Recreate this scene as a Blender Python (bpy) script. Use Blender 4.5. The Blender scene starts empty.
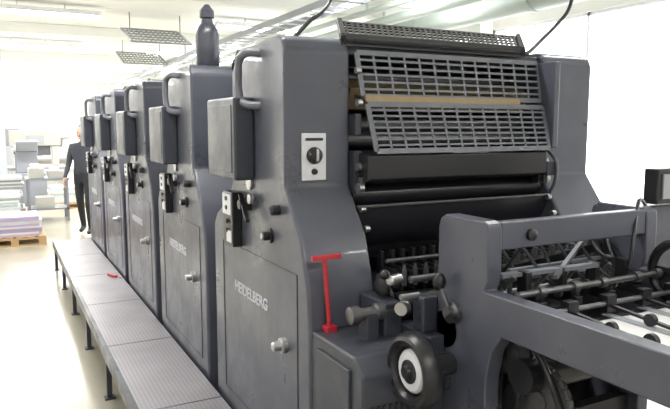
import bpy, bmesh, math, random
from mathutils import Vector, Matrix
random.seed(4)
S=bpy.context.scene
COL=S.collection

# ---------------------------------------------------------------- materials
def mat(name,col,rough=.5,metal=0.,noise=0.,scale=40.,bump=0.,emit=0.,col2=None,coat=0.,smudge=False):
    m=bpy.data.materials.new(name); m.use_nodes=True
    nt=m.node_tree; b=nt.nodes['Principled BSDF']
    b.inputs['Base Color'].default_value=(*col,1)
    b.inputs['Roughness'].default_value=rough
    b.inputs['Metallic'].default_value=metal
    if coat: b.inputs['Coat Weight'].default_value=coat
    if emit:
        b.inputs['Emission Color'].default_value=(*col,1)
        b.inputs['Emission Strength'].default_value=emit
    if noise or bump:
        tc=nt.nodes.new('ShaderNodeTexCoord'); n=nt.nodes.new('ShaderNodeTexNoise')
        n.inputs['Scale'].default_value=scale; n.inputs['Detail'].default_value=4
        nt.links.new(tc.outputs['Object'],n.inputs['Vector'])
        if noise:
            r=nt.nodes.new('ShaderNodeMix'); r.data_type='RGBA'
            c2=col2 or tuple(c*(1-noise) for c in col)
            r.inputs[6].default_value=(*col,1); r.inputs[7].default_value=(*c2,1)
            nt.links.new(n.outputs['Fac'],r.inputs[0]); nt.links.new(r.outputs[2],b.inputs['Base Color'])
        if bump:
            bp=nt.nodes.new('ShaderNodeBump'); bp.inputs['Strength'].default_value=bump; bp.inputs['Distance'].default_value=.004
            nt.links.new(n.outputs['Fac'],bp.inputs['Height']); nt.links.new(bp.outputs[0],b.inputs['Normal'])
        if smudge:
            n2=nt.nodes.new('ShaderNodeTexNoise'); n2.inputs['Scale'].default_value=3.5; n2.inputs['Detail'].default_value=7; n2.inputs['Roughness'].default_value=.65
            nt.links.new(tc.outputs['Object'],n2.inputs['Vector'])
            mr=nt.nodes.new('ShaderNodeMapRange'); mr.inputs[1].default_value=.35; mr.inputs[2].default_value=.65; mr.inputs[3].default_value=rough-.07; mr.inputs[4].default_value=rough+.16
            nt.links.new(n2.outputs['Fac'],mr.inputs[0]); nt.links.new(mr.outputs[0],b.inputs['Roughness'])
    return m
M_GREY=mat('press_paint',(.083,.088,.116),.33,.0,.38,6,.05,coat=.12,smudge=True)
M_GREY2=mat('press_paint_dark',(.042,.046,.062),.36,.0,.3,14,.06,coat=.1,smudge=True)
M_GRID=mat('guard_paint',(.13,.138,.16),.42)
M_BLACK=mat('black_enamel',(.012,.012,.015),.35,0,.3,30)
M_RUB=mat('roller_rubber',(.018,.018,.022),.3,0,.3,20)
M_CYL=mat('blanket_dark',(.035,.035,.042),.28,.3)
M_STEEL=mat('steel',(.5,.5,.51),.32,.9,.2,80)
M_STEEL_D=mat('steel_oiled',(.2,.2,.21),.35,.8,.4,50)
M_WHITE=mat('white_plate',(.62,.63,.66),.4)
M_BRASS=mat('ink_duct_brass',(.36,.27,.15),.45,.3,.4,30)
M_RED=mat('red_enamel',(.42,.02,.035),.35)
M_TEXT=mat('lettering_white',(.5,.51,.56),.5)
M_PAPER=mat('paper',(.66,.66,.66),.7,0,.06,8)
M_WOOD=mat('pallet_wood',(.55,.36,.18),.7,0,.3,12)
M_BEIGE=mat('beige_machine',(.42,.41,.38),.5,0,.1,20)
M_LGREY=mat('light_grey_machine',(.32,.34,.37),.5,0,.1,20)
M_MGREY=mat('mid_grey_machine',(.2,.21,.24),.5,0,.1,20)
M_DUCT=mat('duct_paint',(.44,.50,.47),.5,0,.1,10)
M_LOUV=mat('louvre_grey',(.25,.26,.27),.5)
M_PRINT=mat('printed_sheets',(.5,.3,.42),.6,0,.5,14,col2=(.35,.4,.65))
M_PRINT2=mat('printed_sheets_green',(.55,.55,.6),.6,0,.5,14,col2=(.35,.5,.42))
M_WALL=mat('wall_paint',(.80,.79,.76),.8,0,.04,3)
M_CEIL=mat('ceiling_paint',(.84,.85,.81),.8,0,.05,2)
M_FLOOR=mat('floor_resin',(.41,.385,.315),.18,0,.18,1.5)
M_WIN=mat('daylight_glass',(.98,.99,1),.3,emit=3.5)
M_TUBE=mat('fluorescent_tube',(1,1,.98),.3,emit=16)
M_FRAME=mat('window_frame_white',(.85,.85,.88),.5)
M_SKIN=mat('skin',(.42,.27,.2),.55)
M_HAIR=mat('hair_dark',(.03,.022,.018),.6)
M_TROUS=mat('trousers_black',(.015,.016,.022),.8,0,.2,30)
M_SHIRT=mat('work_shirt_dark',(.035,.038,.052),.8,0,.15,30)
def tread():
    m=bpy.data.materials.new('tread_plate'); m.use_nodes=True; nt=m.node_tree; b=nt.nodes['Principled BSDF']
    tc=nt.nodes.new('ShaderNodeTexCoord'); v=nt.nodes.new('ShaderNodeTexVoronoi'); v.inputs['Scale'].default_value=48
    v.inputs['Randomness'].default_value=0
    nt.links.new(tc.outputs['Object'],v.inputs['Vector'])
    cr=nt.nodes.new('ShaderNodeValToRGB'); cr.color_ramp.elements[0].position=.25; cr.color_ramp.elements[1].position=.5
    cr.color_ramp.elements[0].color=(.36,.34,.365,1); cr.color_ramp.elements[1].color=(.25,.235,.26,1)
    nt.links.new(v.outputs['Distance'],cr.inputs[0])
    n=nt.nodes.new('ShaderNodeTexNoise'); n.inputs['Scale'].default_value=3; n.inputs['Detail'].default_value=5
    nt.links.new(tc.outputs['Object'],n.inputs['Vector'])
    mx=nt.nodes.new('ShaderNodeMix'); mx.data_type='RGBA'; mx.blend_type='MULTIPLY'; mx.inputs[0].default_value=.5
    nt.links.new(cr.outputs[0],mx.inputs[6]); nt.links.new(n.outputs['Fac'],mx.inputs[7])
    nt.links.new(mx.outputs[2],b.inputs['Base Color'])
    bp=nt.nodes.new('ShaderNodeBump'); bp.inputs['Strength'].default_value=.3; bp.inputs['Distance'].default_value=.002; bp.invert=True
    nt.links.new(v.outputs['Distance'],bp.inputs['Height']); nt.links.new(bp.outputs[0],b.inputs['Normal'])
    b.inputs['Roughness'].default_value=.4; b.inputs['Metallic'].default_value=.1
    return m
M_TREAD=tread()

# ---------------------------------------------------------------- mesh builder
class B:
    def __init__(s): s.bm=bmesh.new()
    def box(s,x0,x1,y0,y1,z0,z1):
        s.bm_box(Matrix.Translation(((x0+x1)/2,(y0+y1)/2,(z0+z1)/2))@Matrix.Diagonal((abs(x1-x0),abs(y1-y0),abs(z1-z0),1))); return s
    def bm_box(s,mt): bmesh.ops.create_cube(s.bm,size=1,matrix=mt); return s
    def bar(s,p0,p1,w,h,up=(0,0,1)):
        p0=Vector(p0);p1=Vector(p1);d=p1-p0;L=d.length;d.normalize();u=Vector(up)
        sd=d.cross(u)
        if sd.length<1e-4: sd=d.cross(Vector((1,0,0)))
        sd.normalize(); u=sd.cross(d)
        m=Matrix((( d.x,sd.x,u.x,0),(d.y,sd.y,u.y,0),(d.z,sd.z,u.z,0),(0,0,0,1)))
        return s.bm_box(Matrix.Translation((p0+p1)/2)@m@Matrix.Diagonal((L,w,h,1)))
    def cyl(s,p0,p1,r,r2=None,seg=24):
        p0=Vector(p0);p1=Vector(p1);d=p1-p0
        q=d.to_track_quat('Z','Y').to_matrix().to_4x4()
        bmesh.ops.create_cone(s.bm,cap_ends=True,segments=seg,radius1=r,radius2=r if r2 is None else r2,depth=d.length,matrix=Matrix.Translation((p0+p1)/2)@q); return s
    def ball(s,c,r,sc=(1,1,1)):
        bmesh.ops.create_uvsphere(s.bm,u_segments=16,v_segments=10,radius=r,matrix=Matrix.Translation(c)@Matrix.Diagonal((*sc,1))); return s
    def prism(s,prof,a0,a1,axis='x'):
        f=(lambda p,a:(a,p[0],p[1])) if axis=='x' else ((lambda p,a:(p[0],a,p[1])) if axis=='y' else (lambda p,a:(p[0],p[1],a)))
        v0=[s.bm.verts.new(f(p,a0)) for p in prof]; v1=[s.bm.verts.new(f(p,a1)) for p in prof]
        n=len(prof); s.bm.faces.new(v0); s.bm.faces.new(v1[::-1])
        for i in range(n): s.bm.faces.new((v0[i],v1[i],v1[(i+1)%n],v0[(i+1)%n]))
        return s
    def lathe(s,c,axis,prof,seg=28):
        q=Vector(axis).to_track_quat('Z','Y').to_matrix(); c=Vector(c); rings=[]
        for r,h in prof:
            rings.append([s.bm.verts.new(c+q@Vector((r*math.cos(2*math.pi*i/seg),r*math.sin(2*math.pi*i/seg),h))) for i in range(seg)])
        for a,b in zip(rings,rings[1:]):
            for i in range(seg): s.bm.faces.new((a[i],a[(i+1)%seg],b[(i+1)%seg],b[i]))
        s.bm.faces.new(rings[0][::-1]); s.bm.faces.new(rings[-1]); return s
    def torus(s,c,axis,R,r,seg=36,ts=10,fl=1.):
        q=Vector(axis).to_track_quat('Z','Y').to_matrix(); c=Vector(c); rg=[]
        for i in range(seg):
            a=2*math.pi*i/seg
            rg.append([s.bm.verts.new(c+q@Vector(((R+r*math.cos(t*2*math.pi/ts))*math.cos(a),(R+r*math.cos(t*2*math.pi/ts))*math.sin(a),fl*r*math.sin(t*2*math.pi/ts)))) for t in range(ts)])
        for i in range(seg):
            A=rg[i];C=rg[(i+1)%seg]
            for t in range(ts): s.bm.faces.new((A[t],C[t],C[(t+1)%ts],A[(t+1)%ts]))
        return s
    def tube(s,pts,r,seg=10,sub=8):
        P=[Vector(p) for p in pts]; P=[P[0]]+P+[P[-1]]; out=[]
        for i in range(1,len(P)-2):
            for k in range(sub):
                t=k/sub;a,b,c,d=P[i-1:i+3]
                out.append(.5*((2*b)+(-a+c)*t+(2*a-5*b+4*c-d)*t*t+(-a+3*b-3*c+d)*t**3))
        out.append(P[-2]); rg=[]; ref=Vector((.13,.31,.94)).normalized()
        for i,p in enumerate(out):
            d=(out[min(i+1,len(out)-1)]-out[max(i-1,0)]).normalized()
            sd=d.cross(ref).normalized(); u=sd.cross(d)
            rg.append([s.bm.verts.new(p+r*(math.cos(2*math.pi*j/seg)*sd+math.sin(2*math.pi*j/seg)*u)) for j in range(seg)])
        for A,C in zip(rg,rg[1:]):
            for j in range(seg): s.bm.faces.new((A[j],A[(j+1)%seg],C[(j+1)%seg],C[j]))
        s.bm.faces.new(rg[0][::-1]); s.bm.faces.new(rg[-1]); return s
    def done(s,name,m,parent=None,bevel=0,seg=2):
        bmesh.ops.recalc_face_normals(s.bm,faces=s.bm.faces)
        for f in s.bm.faces: f.smooth=True
        me=bpy.data.meshes.new(name); s.bm.to_mesh(me); s.bm.free(); me.set_sharp_from_angle(angle=math.radians(32))
        me.materials.append(m); o=bpy.data.objects.new(name,me); COL.objects.link(o)
        if parent: o.parent=parent
        if bevel:
            b=o.modifiers.new('bevel','BEVEL'); b.width=bevel; b.segments=seg; b.limit_method='ANGLE'; b.angle_limit=math.radians(25); b.harden_normals=True
        return o
def empty(name,loc=(0,0,0)):
    e=bpy.data.objects.new(name,None); COL.objects.link(e); e.location=loc; e.empty_display_size=.1; return e
def quadgrid(a,b,c,d,nu,nv,bw,bh,th,name,m,fw=.02):
    """a,b top edge ends; d,c bottom edge ends"""
    a,b,c,d=[Vector(v) for v in (a,b,c,d)]; nrm=(b-a).cross(d-a).normalized(); g=B()
    for i in range(nu+1):
        t=i/nu; g.bar(a.lerp(b,t),d.lerp(c,t),fw if i in(0,nu) else bw,th,nrm)
    for j in range(nv+1):
        t=j/nv; g.bar(a.lerp(d,t),b.lerp(c,t),fw if j in (0,nv) else bh,th,nrm)
    return g.done(name,m)

# ---------------------------------------------------------------- room
X0,X1,Y0,Y1,ZC=-5.,6.,-3.,26.,3.3
B().box(X0-.1,X1+.1,Y0-.1,Y1+.1,-.1,0).done('floor',M_FLOOR)
B().box(X0-.1,X1+.1,Y0-.1,Y1+.1,ZC,ZC+.1).done('ceiling',M_CEIL)
B().box(X0-.12,X0,Y0,Y1,0,ZC).done('wall_left',M_WALL)
B().box(X0,X1,Y1,Y1+.12,0,ZC).done('wall_back',M_WALL)
B().box(X0,X1,Y0-.12,Y0,0,ZC).done('wall_front',M_WALL)
def wall_right():
    b=B(); ys=[(0.2,3.4),(3.7,6.9),(7.2,10.4),(11.5,14.7),(16,19.2),(20.5,23.7)]
    b.box(X1,X1+.12,Y0,Y1,0,.75); b.box(X1,X1+.12,Y0,Y1,2.95,ZC); last=Y0
    for a,c in ys: b.box(X1,X1+.12,last,a,.75,2.95); last=c
    b.box(X1,X1+.12,last,Y1,.75,2.95); b.done('wall_right',M_WALL)
    for i,(a,c) in enumerate(ys):
        e=empty('window_%d'%(i+1),(X1,(a+c)/2,1.85)); h=(c-a)/2
        B().box(.07,.08,-h,h,-1.1,1.1).done('glass',M_WIN,e)
        f=B(); 
        for yy in (-h+.02,0,h-.02): f.box(.03,.068,yy-.02,yy+.02,-1.1,1.1)
        for zz in (-1.08,1.08): f.box(.03,.068,-h,h,zz-.02,zz+.02)
        f.done('frame',M_FRAME,e)
wall_right()
B().box(X1-.02,X1,Y0,Y1,0,.1).done('baseboard_right',M_LGREY)
B().box(X0,X1-.02,Y1-.02,Y1,0,.1).done('baseboard_back',M_LGREY)
e=empty('window_7',(0.9,Y1-.03,1.9))
B().box(-1.6,1.6,0,.02,-.5,.9).done('glass',M_WIN,e); 
f=B()
for xx in (-1.6,-.8,0,.8,1.6): f.box(xx-.03,xx+.03,-.02,0,-.5,.9)
f.box(-1.63,1.63,-.02,0,-.53,-.47); f.box(-1.63,1.63,-.02,0,.87,.93); f.done('frame',M_FRAME,e)

for i,y in enumerate((4.2,7.8,11.6,16,21)):
    B().box(X0,X1,y-.1,y+.1,ZC-.16,ZC).done('ceiling_beam' if i==0 else 'ceiling_beam.%03d'%i,M_CEIL,None,.01)
d=empty('ceiling_duct',(4.9,0,2.95))
b=B().cyl((0,2.0,0),(0,22,0),.13)
for y in range(3,22,2): b.cyl((0,y-.03,0),(0,y+.03,0),.145)
b.done('pipe',M_DUCT,d)
b=B()
for y in range(3,22,4): b.box(-.01,.01,y-.015,y+.015,.1,.19)
b.done('hangers',M_STEEL,d)
def pipe(x,z,r,nm):
    d=empty(nm,(x,0,z)); b=B().cyl((0,1.0,0),(0,24,0),r)
    for y in range(3,22,4): b.box(-.01,.01,y-.015,y+.015,r*.8,.12)
    b.done('pipe',M_DUCT,d)
pipe(4.35,2.96,.06,'ceiling_pipe'); pipe(5.35,2.98,.045,'ceiling_pipe.001'); pipe(4.1,3.05,.035,'ceiling_pipe.002'); pipe(3.6,3.04,.03,'ceiling_pipe.003')
B().box(5.3,5.5,6.3,6.5,0,ZC).done('column',M_CEIL,None,.01)
d=empty('cable_tray',(0,0,2.9))
b=B()
for x in (3.0,3.3): b.box(x-.01,x+.01,3,20,-.03,.04)
for k in range(56): b.box(3.0,3.3,3+k*.3,3.03+k*.3,-.03,-.02)
b.box(3.14,3.16,5,5.02,.0,.4); b.box(3.14,3.16,12,12.02,.0,.4); b.done('rack',M_LGREY,d)
for i,(x0,x1,y) in enumerate(((1.72,2.55,9.7),(2.15,2.95,12.9))):
    e=empty('hanging_louvre_panel' if i==0 else 'hanging_louvre_panel.001')
    quadgrid((x0,y+.5,3.12),(x1,y+.5,3.12),(x1,y-.3,2.84),(x0,y-.3,2.84),12,5,.012,.014,.02,'louvre',M_LOUV,.04).parent=e
    b=B()
    for x in (x0+.05,x1-.05): b.cyl((x,y+.1,2.99),(x,y+.1,ZC),.008,seg=8)
    b.done('hangers',M_LOUV,e)

def fixture(x,y,L=1.5,power=45):
    e=empty('fluorescent_light',(x,y,ZC-.13)); 
    B().box(-L/2,L/2,-.09,.09,0,.06).box(-.3,-.28,-.01,.01,.06,.13).box(.28,.3,-.01,.01,.06,.13).done('housing',M_FRAME,e)
    B().cyl((-L/2+.02,-.045,-.02),(L/2-.02,-.045,-.02),.018,seg=12).cyl((-L/2+.02,.045,-.02),(L/2-.02,.045,-.02),.018,seg=12).done('tubes',M_TUBE,e)
    l=bpy.data.lights.new('lamp','AREA'); l.shape='RECTANGLE'; l.size=L; l.size_y=.16; l.energy=power; l.color=(1,.99,.96)
    o=bpy.data.objects.new('lamp',l); COL.objects.link(o); o.parent=e; o.location=(0,0,-.05)
for y in (-1.,2.6,6.0,9.6,13.6,18.,22.5):  # rows nearest the camera are unseen, added to light the press front
    for x in (-2.6,.6,3.75):
        fixture(x,y,1.5 if y<12 else 2.0,(33 if y<5 else (60 if y<12 else 160)))

# ---------------------------------------------------------------- printing press
press=empty('offset_printing_press')
PITCH=1.262
unit=empty('printing_unit_1'); unit.parent=press
U=[]
def u(o): o.parent=unit; U.append(o); return o
prof=[(1.95,.0),(1.95,.95),(1.965,1.08),(2.02,1.25),(2.155,1.43),(2.155,1.93),(2.175,1.97),(2.22,1.985),(2.60,1.985),(2.68,1.96),(2.74,1.88),(2.75,1.42),(2.80,1.34),(3.0,1.24),(3.05,1.18),(3.05,.0)]
u(B().prism(prof,.92,1.19).done('side_housing_operator',M_GREY,None,.014,3))
u(B().prism(prof,2.19,2.49).done('side_housing_drive',M_GREY,None,.014,3))
u(B().box(.917,.925,2.05,2.9,.40,.405).box(.917,.925,2.9,2.904,.4,1.12).box(.917,.925,2.05,2.054,.4,1.12).box(.917,.925,2.05,2.904,1.12,1.124).done('panel_seams',M_GREY2))
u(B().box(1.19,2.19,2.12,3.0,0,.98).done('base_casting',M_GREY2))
u(B().box(1.19,2.19,2.62,2.66,.98,1.92).done('rear_plate',M_BLACK))
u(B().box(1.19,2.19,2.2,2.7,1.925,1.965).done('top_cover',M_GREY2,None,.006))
u(quadgrid((1.215,2.150,1.93),(2.135,2.150,1.93),(2.13,2.115,1.765),(1.225,2.115,1.765),13,6,.009,.009,.006,'guard_grille_upper',M_GRID,.02))
u(quadgrid((1.235,2.100,1.735),(2.13,2.100,1.735),(2.12,2.045,1.56),(1.245,2.045,1.56),13,8,.009,.008,.006,'guard_grille_lower',M_GRID,.02))
u(B().bar((1.23,2.108,1.757),(2.00,2.108,1.757),.012,.022).done('yellow_rule_strip',M_BRASS))
u(B().box(2.135,2.165,2.04,2.16,1.56,1.93).done('guard_side_plate',M_GREY,None,.005))
u(B().prism([(2.2,1.80),(2.34,1.84),(2.34,1.74),(2.24,1.72)],1.22,2.15).done('ink_duct',M_BRASS))
b=B()
for k in range(22): b.cyl((1.25+k*.041,2.16,1.76),(1.25+k*.041,2.21,1.77),.009,seg=8)
u(b.done('duct_keys',M_STEEL_D))
b=B()
for (y,z,r) in ((2.42,1.86,.035),(2.33,1.66,.05),(2.45,1.62,.06),(2.25,1.60,.03)): b.cyl((1.2,y,z),(2.18,y,z),r)
u(b.done('ink_rollers',M_STEEL_D))
u(B().prism([(2.05,1.545),(2.2,1.56),(2.24,1.46),(2.10,1.435),(2.05,1.45)],1.21,2.12).done('splash_cover',M_BLACK,None,.008))
u(B().box(1.6,1.78,2.045,2.055,1.548,1.556).done('highlight_strip',M_WHITE))  # white strip modelled in place of the highlights on the cover edge
u(B().cyl((1.2,2.19,1.385),(2.18,2.19,1.385),.045).cyl((1.2,2.30,1.44),(2.18,2.30,1.44),.05).done('dampening_rollers',M_RUB))
cur=[(2.095,1.345),(2.11,1.30),(2.135,1.255),(2.17,1.215),(2.215,1.18),(2.27,1.15)]
u(B().prism(cur+[(y+.012,z+.008) for y,z in cur[::-1]],1.2,2.18).done('guide_sheet',M_CYL))
u(B().cyl((1.19,2.095,1.348),(2.19,2.095,1.348),.007,seg=10).done('guide_lip',M_STEEL_D))
u(B().cyl((1.2,2.36,1.22),(2.18,2.36,1.22),.13,seg=48).done('blanket_cylinder',M_RUB))
b=B()
for xx in (1.195,2.155):
    for (y,z,r) in ((2.17,1.86,.012),(2.16,1.74,.014),(2.16,1.50,.016),(2.15,1.42,.02),(2.13,1.34,.012),(2.10,1.27,.014)):
        b.cyl((xx,y-.05,z),(xx+.02,y-.05,z),r,seg=12)
u(b.done('inner_bolts',M_STEEL))
b=B()
for xx in (1.19,2.14):
    b.box(xx,xx+.035,2.12,2.2,1.40,1.56).box(xx,xx+.025,2.11,2.17,1.62,1.7).cyl((xx+.02,2.10,1.46),(xx+.02,2.10,1.40),.014)
b.tube([(2.15,2.10,1.56),(2.17,2.05,1.50),(2.16,2.04,1.42),(2.15,2.06,1.36)],.008).box(2.12,2.17,2.05,2.09,1.44,1.50)
u(b.done('bearing_blocks',M_GREY2,None,.004))
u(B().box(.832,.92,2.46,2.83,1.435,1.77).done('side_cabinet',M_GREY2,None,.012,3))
u(B().box(.829,.834,2.49,2.80,1.465,1.74).done('cabinet_door',M_GREY2,None,.003))
u(B().tube([(.93,2.40,1.935),(.885,2.42,1.94),(.865,2.47,1.92),(.862,2.485,1.86),(.862,2.485,1.80),(.87,2.47,1.75),(.90,2.42,1.735),(.93,2.40,1.735)],.016).done('hose_loop',M_GRID))
u(B().box(.875,.92,2.63,2.76,1.13,1.37).done('control_box',M_BLACK,None,.006))
u(B().box(.870,.877,2.64,2.75,1.27,1.36).box(.870,.877,2.64,2.70,1.15,1.2).done('control_labels',M_WHITE))
b=B()
for z in (1.34,1.30,1.24,1.2): b.cyl((.865,2.695,z),(.872,2.695,z),.010,seg=12)
u(b.done('push_buttons',M_BLACK))
b=B().lathe((.92,2.53,1.33),(-1,0,0),[(.03,0),(.03,.02),(.022,.03),(.02,.05)]).lathe((.92,2.30,1.23),(-1,0,0),[(.03,0),(.03,.01),(.018,.012),(.018,.035)]).lathe((.92,2.215,1.34),(-1,0,0),[(.02,0),(.02,.03),(.012,.04)])
b.bar((.885,2.55,1.37),(.875,2.44,1.27),.018,.012)
u(b.done('dial_knobs',M_BLACK))
u(B().cyl((.895,2.30,1.23),(.88,2.30,1.23),.012,seg=12).cyl((.90,2.45,1.36),(.885,2.45,1.36),.02).cyl((.919,2.52,1.42),(.91,2.52,1.42),.03).lathe((.92,2.165,.83),(-1,0,0),[(.03,0),(.03,.02),(.02,.022),(.018,.05),(.012,.055)]).done('steel_knobs',M_STEEL))
u(B().box(.985,1.085,2.146,2.156,1.452,1.628).done('switch_panel',M_WHITE,None,.003))
u(B().lathe((1.035,2.147,1.545),(0,-1,0),[(.032,0),(.03,.012),(.02,.024)]).lathe((1.035,2.147,1.485),(0,-1,0),[(.012,0),(.010,.012)]).box(1.0,1.07,2.143,2.147,1.60,1.61).done('switch_knobs',M_BLACK))
u(B().box(1.030,1.040,2.115,2.124,1.525,1.57).done('switch_pointer',M_STEEL))
ta,tb,tc_,td=(1.285,2.42,2.085),(2.27,2.42,2.085),(2.06,2.16,1.975),(1.165,2.16,1.975)
u(quadgrid(ta,tb,tc_,td,34,6,.010,.012,.006,'tray_mesh',M_BLACK,.026))
u(B().box(1.16,2.07,2.165,2.185,1.955,2.0).bar(ta,td,.02,.035).bar(tb,tc_,.02,.035).cyl((1.35,2.3,1.96),(1.35,2.3,2.02),.01).cyl((2.1,2.3,1.96),(2.1,2.3,2.02),.01).done('tray_frame',M_BLACK))
def lettering():
    c=bpy.data.curves.new('lettering','FONT'); c.body='HEIDELBERG'; c.size=.068; c.extrude=.0015; c.offset=.0012; c.align_x='CENTER'; c.space_character=1.05
    o=bpy.data.objects.new('lettering',c); COL.objects.link(o); o.location=(.9185,2.54,.915); o.rotation_euler=(math.pi/2,0,-math.pi/2); c.materials.append(M_TEXT); return o
u(lettering())
for k in range(1,5):
    e=empty('printing_unit_%d'%(k+1)); e.parent=press; e.location=(0,k*PITCH,0)
    for o in U:
        if o.name.startswith('switch_p') or o.name.startswith('switch_k'): continue
        c=o.copy(); c.parent=e; COL.objects.link(c)
B().box(.97,2.45,2.4,8.1,0,.4).done('press_plinth',M_BLACK,press)
for k in range(4):
    y=k*PITCH
    B().box(1.0,2.4,2.98+y,3.26+y,.4,1.12).done('dark_gap_block_%d'%(k+1),M_BLACK,press)  # black block put into the gap between units so it shows dark
B().tube([(2.08,2.2,1.965),(2.15,2.21,1.99),(2.27,2.25,2.06),(2.39,2.28,2.14),(2.48,2.3,2.22),(2.54,2.32,2.36)],.009).tube([(1.0,2.25,1.98),(1.07,2.25,2.05),(1.13,2.27,2.09),(1.19,2.3,2.16),(1.22,2.3,2.3)],.008).done('support_rods',M_BLACK,press)

# --- lower front box + hand wheel
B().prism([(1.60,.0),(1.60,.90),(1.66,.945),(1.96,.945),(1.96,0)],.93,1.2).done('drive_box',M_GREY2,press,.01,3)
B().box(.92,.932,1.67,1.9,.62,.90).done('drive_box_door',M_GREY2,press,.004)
b=B()
for k in range(8): b.box(.96+.022*k,.97+.022*k,1.594,1.602,.68,.80)
b.done('vent_slats',M_BLACK,press)
b=B(); c=(1.065,1.525,.925)
b.torus(c,(1,0,0),.095,.022,44,12,1.5)
for k in range(4):
    a=k*math.pi/2+.5; b.bar(c,(c[0],c[1]+.09*math.cos(a),c[2]+.09*math.sin(a)),.03,.014,(1,0,0))
b.cyl((c[0]+.025,c[1],c[2]),(1.2,c[1],c[2]),.035)
b.done('hand_wheel',M_BLACK,press)
B().lathe((c[0]+.01,c[1],c[2]),(-1,0,0),[(.066,0),(.066,.02),(.058,.028),(.030,.028)]).done('wheel_hub',M_WHITE,press)
B().lathe((c[0]-.016,c[1],c[2]),(-1,0,0),[(.036,0),(.036,.006),(.022,.008),(.018,.02)]).done('wheel_hub_cap',M_BLACK,press)
B().lathe((1.17,1.80,1.03),(-1,0,0),[(.022,0),(.022,.05),(.03,.052),(.03,.075),(.02,.08),(.02,.14),(.03,.142),(.03,.175),(.018,.18)]).done('adjusting_spindle',M_STEEL_D,press)
B().box(1.12,1.19,1.78,1.95,.94,1.06).box(1.05,1.10,1.78,1.84,.94,1.03).box(1.19,1.25,1.66,1.72,.98,1.10).done('spindle_bracket',M_GREY2,press,.008)
B().lathe((1.19,1.86,1.10),(-1,-.3,0),[(.018,0),(.018,.02),(.032,.025),(.032,.05),(.02,.055)]).ball((1.13,1.80,1.155),.018).done('black_knobs',M_BLACK,press)
B().lathe((1.19,1.80,1.135),(-1,-.3,0),[(.018,0),(.018,.05),(.012,.055)]).cyl((1.16,1.72,1.06),(1.13,1.70,1.06),.022).cyl((1.2,1.7,1.10),(1.13,1.7,1.10),.01).cyl((1.13,1.80,1.155),(1.19,1.84,1.06),.006,seg=8).done('steel_bosses',M_STEEL,press)
B().cyl((.985,1.925,.955),(.970,1.935,1.20),.008).bar((.925,1.94,1.203),(1.028,1.925,1.207),.018,.016).box(.965,1.005,1.905,1.945,.94,.965).done('t_handle',M_RED,press,.002)

# --- feeder frame
FX0,FX1=1.25,1.305; RX0,RX1=1.95,2.005
for nm,a,c in (('feeder_frame_operator',FX0,FX1),('feeder_frame_drive',RX0,RX1)):
    pf=[(1.665,0),(1.665,1.33),(1.655,1.36),(1.63,1.375),(1.45,1.375),(1.43,1.365),(1.425,1.34),(1.425,1.2),(1.44,1.165),(.30,1.165),(.30,1.045),(1.36,1.045),(1.40,.99),(1.42,.9),(1.42,0)]
    B().prism(pf,a,c).done(nm,M_GREY,press,.006)
    B().box(a-.01,c+.01,.32,.44,0,1.045).done(nm+'_leg',M_GREY,press,.006)
B().box(FX1,RX0,1.43,1.47,1.285,1.37).done('feeder_cross_beam',M_GREY,press,.006)
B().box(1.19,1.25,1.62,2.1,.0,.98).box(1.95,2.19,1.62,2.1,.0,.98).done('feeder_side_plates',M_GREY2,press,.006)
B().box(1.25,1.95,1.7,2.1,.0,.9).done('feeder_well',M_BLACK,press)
B().lathe((1.42,1.43,1.325),(0,-1,0),[(.018,0),(.018,.012),(.01,.016)]).done('beam_knob',M_BLACK,press)
B().lathe((1.25,1.57,1.07),(-1,0,0),[(.034,0),(.034,.015),(.02,.02),(.02,.035)]).cyl((1.23,1.57,1.07),(1.21,1.60,1.155),.007).done('lever_hub',M_STEEL_D,press)
B().ball((1.21,1.603,1.165),.022,(1,1,1.3)).cyl((1.22,1.55,1.06),(1.205,1.54,1.06),.014).done('lever_ball',M_BLACK,press)
b=B().cyl((1.3,1.35,1.168),(1.95,1.35,1.168),.010).cyl((1.3,1.52,1.12),(1.95,1.52,1.12),.014).cyl((1.2,1.75,1.14),(2.1,1.75,1.14),.012).cyl((1.2,1.95,1.1),(2.18,1.95,1.1),.02)
b.cyl((1.3,1.66,1.25),(1.95,1.66,1.25),.009).cyl((1.3,1.28,1.125),(1.95,1.28,1.125),.008)
b.done('feed_shafts',M_STEEL_D,press)
B().cyl((1.25,1.62,1.0),(1.95,1.62,1.0),.06).cyl((1.2,1.85,1.02),(2.18,1.85,1.02),.05).cyl((1.3,1.33,.93),(1.95,1.33,.93),.05).cyl((1.2,2.02,1.04),(2.18,2.02,1.04),.045).done('feed_rollers',M_RUB,press)
b=B()
for k in range(20): 
    x=1.24+k*.047; b.box(x,x+.02,1.88,2.0,1.07,1.135).cyl((x+.01,1.87,1.06),(x+.01,1.87,1.14),.006,seg=8).box(x,x+.014,2.0,2.03,1.1,1.19)
b.done('gripper_row',M_BLACK,press,.002)
b=B()
for k in range(20):
    x=1.24+k*.047; b.cyl((x+.01,1.86,1.09),(x+.01,1.86,1.15),.009,seg=8).cyl((x+.01,1.86,1.15),(x+.01,1.86,1.165),.005,seg=8)
b.cyl((1.2,1.90,1.175),(2.18,1.90,1.175),.008,seg=10)
for x in (1.36,1.5,1.62,1.78,1.88): b.lathe((x,1.52,1.12),(1,0,0),[(.03,-.012),(.03,.012)]).cyl((x,1.5,1.12),(x,1.43,1.20),.007,seg=8).lathe((x+.03,1.35,1.168),(1,0,0),[(.017,-.012),(.017,.012)])
b.done('gripper_springs',M_STEEL_D,press)
b=B()
for x in (1.40,1.55,1.70,1.84):
    b.box(x,x+.03,1.36,1.56,1.10,1.13).box(x,x+.025,1.42,1.46,1.13,1.21).cyl((x,1.40,1.14),(x+.04,1.40,1.14),.022)
b.bar((1.33,1.60,1.16),(1.93,1.60,1.22),.03,.03)
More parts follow.
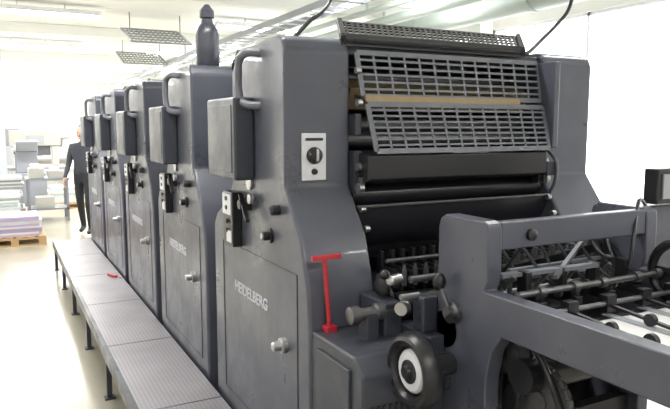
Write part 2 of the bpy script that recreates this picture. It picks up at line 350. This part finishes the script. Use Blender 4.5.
b.box(1.31,1.94,1.60,1.64,1.06,1.13)
b.done('sheet_wheels',M_BLACK,press,.003)
b=B(); s=B()
for k,x in enumerate((1.345,1.43,1.52,1.60,1.68,1.77,1.86,1.92)):
    l=.09+.03*(k%3)
    b.tube([(x,1.66,1.25),(x,1.62,1.275),(x,1.56,1.25),(x,1.56-l*.5,1.19),(x,1.56-l,1.15)],.006,seg=8,sub=5)
    b.lathe((x,1.66,1.25),(1,0,0),[(.018,-.012),(.018,.012)],seg=14)
    s.lathe((x,1.555-l,1.14),(1,0,0),[(.016,-.006),(.016,.006)],seg=16)
    s.cyl((x+.015,1.6,1.17),(x+.015,1.6,1.24),.009,seg=10)
for k,x in enumerate((1.33,1.36,1.39)):
    s.cyl((x,1.48,1.0),(x,1.48,1.16+.02*k),.008,seg=10); b.box(x-.012,x+.012,1.46,1.5,1.05,1.08)
b.done('hold_down_arms',M_BLACK,press); s.done('hold_down_wheels',M_STEEL_D,press)
B().bar((1.50,1.40,1.19),(1.90,1.62,1.27),.014,.014).bar((1.4,1.5,1.2),(1.95,1.55,1.19),.018,.01).bar((1.33,1.46,1.2),(1.7,1.42,1.205),.03,.012).done('tie_rods',M_GRID,press)
B().box(FX1,RX0,.35,1.30,1.06,1.08).done('feed_board',M_GREY2,press,.003)
B().box(1.36,1.93,.40,1.25,1.08,1.088).done('paper_sheets',M_PAPER,press)
b=B()
for x in (1.42,1.58,1.74,1.88): b.box(x,x+.03,.36,1.29,1.088,1.092)
b.done('feed_tapes',M_LGREY,press)
b=B()
for x in (1.44,1.60,1.76,1.90):
    b.bar((x,1.29,1.12),(x,1.02,1.10),.014,.008).lathe((x,1.02,1.11),(1,0,0),[(.02,-.008),(.02,.008)],seg=18).lathe((x,1.14,1.11),(1,0,0),[(.018,-.008),(.018,.008)],seg=18).box(x-.02,x+.02,1.27,1.30,1.10,1.15)
b.done('sheet_guide_wheels',M_BLACK,press)
b=B()
for (x,y,z,r) in ((1.36,1.3,.86,.1),(1.40,1.42,.78,.07),(1.37,1.16,.75,.12),(1.345,1.38,.98,.045)):
    b.cyl((x-.012,y,z),(x+.012,y,z),r,seg=36)
    for k in range(24):
        a=k*math.pi/12; b.bar((x,y+r*math.cos(a)*.98,z+r*math.sin(a)*.98),(x,y+(r+.012)*math.cos(a),z+(r+.012)*math.sin(a)),.022,.25*r*.5,(1,0,0))
    b.cyl((x-.02,y,z),(x+.02,y,z),r*.3)
b.done('feeder_gears',M_STEEL_D,press)
b=B().tube([(1.33,1.40,1.04),(1.34,1.30,1.0),(1.34,1.22,.88),(1.36,1.18,.72),(1.36,1.2,.5)],.009).tube([(1.35,1.42,1.0),(1.33,1.36,.88),(1.33,1.40,.7),(1.34,1.42,.5)],.007)
b.cyl((1.42,1.5,.5),(1.42,1.5,.95),.02).cyl((1.52,1.45,.3),(1.52,1.45,1.0),.016).box(1.305,1.95,1.46,1.50,.55,.7).box(1.32,1.40,1.43,1.5,.9,1.02).done('feeder_columns',M_BLACK,press)
b=B().torus((1.93,1.28,1.18),(1,0,0),.10,.016)
for k in range(5):
    a=k*math.tau/5; b.bar((1.93,1.28,1.18),(1.93,1.28+.1*math.cos(a),1.18+.1*math.sin(a)),.02,.012,(1,0,0))
b.cyl((1.91,1.28,1.18),(1.96,1.28,1.18),.03).done('feeder_wheel',M_BLACK,press)
B().box(2.08,2.30,1.55,1.75,.98,1.36).done('drive_side_cabinet',M_GREY,press,.01)
B().box(2.1,2.42,1.50,1.56,1.37,1.50).done('control_display_case',M_BLACK,press,.006)
B().box(2.125,2.40,1.494,1.501,1.39,1.48).done('control_display_panel',M_LGREY,press)
B().tube([(2.05,1.5,1.36),(1.95,1.46,1.40),(1.88,1.42,1.30),(1.84,1.4,1.18)],.006).tube([(1.4,1.44,1.29),(1.38,1.5,1.2),(1.45,1.6,1.15)],.005).tube([(1.7,1.45,1.29),(1.72,1.42,1.24),(1.8,1.44,1.22),(1.85,1.5,1.26),(1.9,1.5,1.2)],.006).done('feeder_cables',M_BLACK,press)

e=empty('ink_bottle',(1.06,3.56,1.987))
B().lathe((0,0,0),(0,0,1),[(.062,0),(.066,.01),(.066,.17),(.055,.21),(.032,.235),(.03,.26),(.04,.262),(.04,.30),(.028,.315),(.012,.335)]).done('body',M_GREY2,e)

# ---------------------------------------------------------------- walkway
w=empty('walkway_platform')
for k in range(7):
    y=.9+k*1.02; B().box(.50,.905,y+.004,y+1.016,.295,.33).done('tread_%d'%(k+1),M_TREAD,w,.003)
b=B().box(.49,.515,.9,8.04,.26,.333).box(.88,.905,.9,8.04,.25,.295)
for k in range(8):
    y=.95+k*1.0; b.box(.50,.53,y,y+.03,0,.29).box(.86,.89,y,y+.03,0,.29).box(.50,.89,y,y+.03,.24,.29).box(.485,.545,y-.015,y+.045,0,.01)
b.done('frame',M_GREY2,w)
B().cyl((.80,5.9,.3455),(.85,5.78,.3455),.012).cyl((.85,5.78,.3455),(.88,5.70,.3455),.004).done('red_screwdriver',M_RED)

# ---------------------------------------------------------------- person standing at far end
def person(loc,rotz):
    e=empty('press_operator_person',loc); e.rotation_euler=(0,0,rotz); e.scale=(.96,.96,.96)
    V=[];E=[];Rr=[]
    def j(p,r,par=None):
        V.append(p);Rr.append(r if isinstance(r,tuple) else (r,r))
        if par is not None:E.append((par,len(V)-1))
        return len(V)-1
    pel=j((0,0,.96),(.155,.11)); sp=j((0,0,1.14),(.14,.10),pel); ch=j((0,-.01,1.33),(.165,.115),sp); nb=j((0,0,1.46),(.08,.07),ch); nk=j((0,-.01,1.52),.055,nb)
    for sx,st in ((1,1),(-1,-1)):
        hp=j((.09*sx,-.01*st,.88),.092,pel); kn=j((.10*sx,-.07*st-.02,.49),.062,hp); an=j((.10*sx,-.10*st+.05,.09),.043,kn); j((.11*sx,-.10*st-.09,.04),.036,an)
        sh=j((.175*sx,0,1.41),.062,ch); el=j((.225*sx,.05*st+.02,1.13),.045,sh); wr=j((.22*sx,.10*st-.10,.92),.028,el); j((.22*sx,.10*st-.13,.86),(.034,.02),wr)
    me=bpy.data.meshes.new('b'); me.from_pydata(V,E,[]); o=bpy.data.objects.new('b',me); COL.objects.link(o)
    sk=o.modifiers.new('s','SKIN')
    for i,r in enumerate(Rr): me.skin_vertices[0].data[i].radius=r
    me.skin_vertices[0].data[0].use_root=True
    ss=o.modifiers.new('u','SUBSURF'); ss.levels=2; ss.render_levels=2
    bpy.context.view_layer.update()
    dg=bpy.context.evaluated_depsgraph_get(); m2=bpy.data.meshes.new_from_object(o.evaluated_get(dg)); bpy.data.objects.remove(o)
    m2.materials.clear()
    for m in (M_TROUS,M_SHIRT,M_SKIN,M_BLACK): m2.materials.append(m)
    for p in m2.polygons:
        c=p.center; p.use_smooth=True
        p.material_index= 3 if c.z<.09 else (2 if (c.z>1.475 and abs(c.x)<.1) or (abs(c.x)>.17 and c.z<.93) else (0 if c.z<1.0 and abs(c.x)<.2 else 1))
    m2.name='body'; b=bpy.data.objects.new('body',m2); COL.objects.link(b); b.parent=e
    B().ball((0,-.015,1.63),.1,(.76,.92,1.15)).ball((0,-.115,1.61),.014,(.8,1,1.4)).ball((.077,-.005,1.62),.022,(.4,.8,1.3)).ball((-.077,-.005,1.62),.022,(.4,.8,1.3)).ball((0,-.085,1.545),.03,(1.1,.7,.6)).done('head',M_SKIN,e)
    B().ball((0,.012,1.655),.103,(.82,.95,1.05)).done('hair',M_HAIR,e)
    B().ball((.03,-.1,1.635),.009).ball((-.03,-.1,1.635),.009).box(-.02,.02,-.108,-.1,1.572,1.577).done('eyes_mouth',M_HAIR,e)
    f=B()
    for sx,st in ((1,1),(-1,-1)):
        c=Vector((.22*sx,.10*st-.13,.85))
        for k,L in enumerate((.062,.072,.068,.052)):
            y=-.026+k*.017; f.tube([c+Vector((0,y,0)),c+Vector((0,y,-.4*L-.01)),c+Vector((-.008*sx,y,-.75*L-.01)),c+Vector((-.02*sx,y,-L-.01))],.0085,seg=8,sub=3)
        f.tube([c+Vector((-.005*sx,-.03,.02)),c+Vector((-.01*sx,-.048,-.005)),c+Vector((-.015*sx,-.052,-.035))],.01,seg=8,sub=3)
    f.done('fingers',M_SKIN,e)
person((1.13,10.5,0),math.radians(-30))

# ---------------------------------------------------------------- background things
def pallet(x,y,w,d,h,pm,name='paper_stack_on_pallet'):
    e=empty(name,(x,y,0)); b=B()
    for k in range(6): b.box(-w/2+k*(w-.1)/5,-w/2+k*(w-.1)/5+.1,-d/2,d/2,.11,.13)
    for yy in (-d/2,-.04,d/2-.08):
        b.box(-w/2,w/2,yy,yy+.08,.09,.11).box(-w/2,w/2,yy,yy+.08,0,.02)
        for xx in (-w/2,-.05,w/2-.1): b.box(xx,xx+.1,yy,yy+.08,.02,.09)
    b.done('pallet',M_WOOD,e)
    bs=[B(),B()]; z=.13; i=0
    while z<.13+h-.01:
        t=random.uniform(.02,.06); o=random.uniform(-.03,.03); q=random.uniform(-.02,.02); bs[i%2].box(-w/2+.06+o,w/2-.06+o,-d/2+.05+q,d/2-.05+q,z,z+t-.001); z+=t; i+=1
    bs[0].done('sheets',pm,e); bs[1].done('interleaves',M_PAPER,e)
pallet(.12,10.2,.8,.8,.28,M_PRINT)
pallet(-.75,10.1,.8,.8,.4,M_PAPER,'paper_stack_on_pallet.001')
pallet(-.06,11.7,.7,.8,.45,M_PRINT2,'paper_stack_on_pallet.002')
pallet(.0,13.2,.8,.7,.6,M_LGREY,'paper_stack_on_pallet.003')
pallet(1.15,14.3,.7,.7,.3,M_PRINT2,'paper_stack_on_pallet.004')
def cutter(x,y,name='guillotine_cutter',s=1.):
    e=empty(name,(x,y,0)); e.scale=(s,s,s)
    B().box(-.45,.45,-.35,.35,0,.75).done('base',M_BEIGE,e,.02)
    B().box(-.7,.7,-.6,.5,.75,.83).done('table',M_STEEL,e,.01)
    B().box(-.55,-.38,-.15,.15,.83,1.5).box(.38,.55,-.15,.15,.83,1.5).box(-.6,.6,-.2,.2,1.35,1.75).done('gantry',M_BEIGE,e,.03)
    B().box(-.36,.36,-.03,.03,1.1,1.36).done('blade_clamp',M_STEEL_D,e)
    B().box(-.2,.2,-.24,-.2,1.42,1.62).done('control_panel',M_LGREY,e)
cutter(.75,16.6,s=.9); cutter(1.2,19.5,'guillotine_cutter.001')
e=empty('folding_machine',(.35,21.5,0))
B().box(-.8,.8,-.4,.4,.5,1.1).box(-.3,.9,-.3,.3,1.1,1.45).prism([(-.4,1.1),(-.8,1.6),(-.75,1.62),(-.3,1.1)],-.6,.2).done('body',M_LGREY,e,.02)
B().box(-.75,-.65,-.35,-.25,0,.5).box(.65,.75,-.35,-.25,0,.5).box(-.75,-.65,.25,.35,0,.5).box(.65,.75,.25,.35,0,.5).done('legs',M_BLACK,e)
B().box(-.35,.12,14.6,15.0,0,ZC).done('column.001',M_LGREY,None,.01)
e=empty('work_table',(.72,12.5,0))
b=B().box(-.35,.35,-.3,.3,.72,.76).box(-.33,.33,-.28,.28,.2,.23)
for xx in (-.33,.29):
    for yy in (-.28,.24): b.box(xx,xx+.04,yy,yy+.04,0,.72)
b.done('frame',M_MGREY,e)
B().box(-.3,-.05,-.2,.1,.76,.93).box(.02,.28,-.15,.15,.76,.88).box(-.2,.1,-.2,.2,.23,.42).done('boxes',M_BEIGE,e,.004)
B().box(.05,.2,-.1,.1,.88,.95).box(-.26,-.12,-.15,.05,.93,1.0).done('paper_packs',M_PAPER,e)
e=empty('small_duplicating_press',(.50,15.0,0))
B().box(-.28,.35,-.25,.25,0,.7).box(-.22,.2,-.22,.22,.7,1.15).done('body',M_MGREY,e,.02)
B().cyl((-.25,0,1.18),(.22,0,1.18),.09).box(.2,.55,-.2,.2,.7,.74).prism([(-.2,1.15),(-.45,1.35),(-.43,1.38),(-.15,1.15)],-.2,.2).done('rollers_tray',M_LGREY,e)

# ---------------------------------------------------------------- world / camera
wd=bpy.data.worlds.new('world'); S.world=wd; wd.use_nodes=True
wd.node_tree.nodes['Background'].inputs[0].default_value=(.9,.95,1,1); wd.node_tree.nodes['Background'].inputs[1].default_value=1.
th=math.radians(27.6); ph=math.radians(6.9); roll=math.radians(0)
F=Vector((math.sin(th)*math.cos(ph),math.cos(th)*math.cos(ph),-math.sin(ph))); R=Vector((math.cos(th),-math.sin(th),0)); Uv=R.cross(F)
cam=bpy.data.cameras.new('camera'); cam.lens=640/670*36; cam.sensor_width=36; cam.clip_end=100
co=bpy.data.objects.new('camera',cam); COL.objects.link(co)
m=Matrix((( R.x,Uv.x,-F.x),(R.y,Uv.y,-F.y),(R.z,Uv.z,-F.z))).to_4x4()
co.matrix_world=Matrix.Translation((0,0,1.65))@m@Matrix.Rotation(roll,4,'Z')
S.camera=co
S.view_settings.view_transform='Standard'; S.view_settings.exposure=0.24
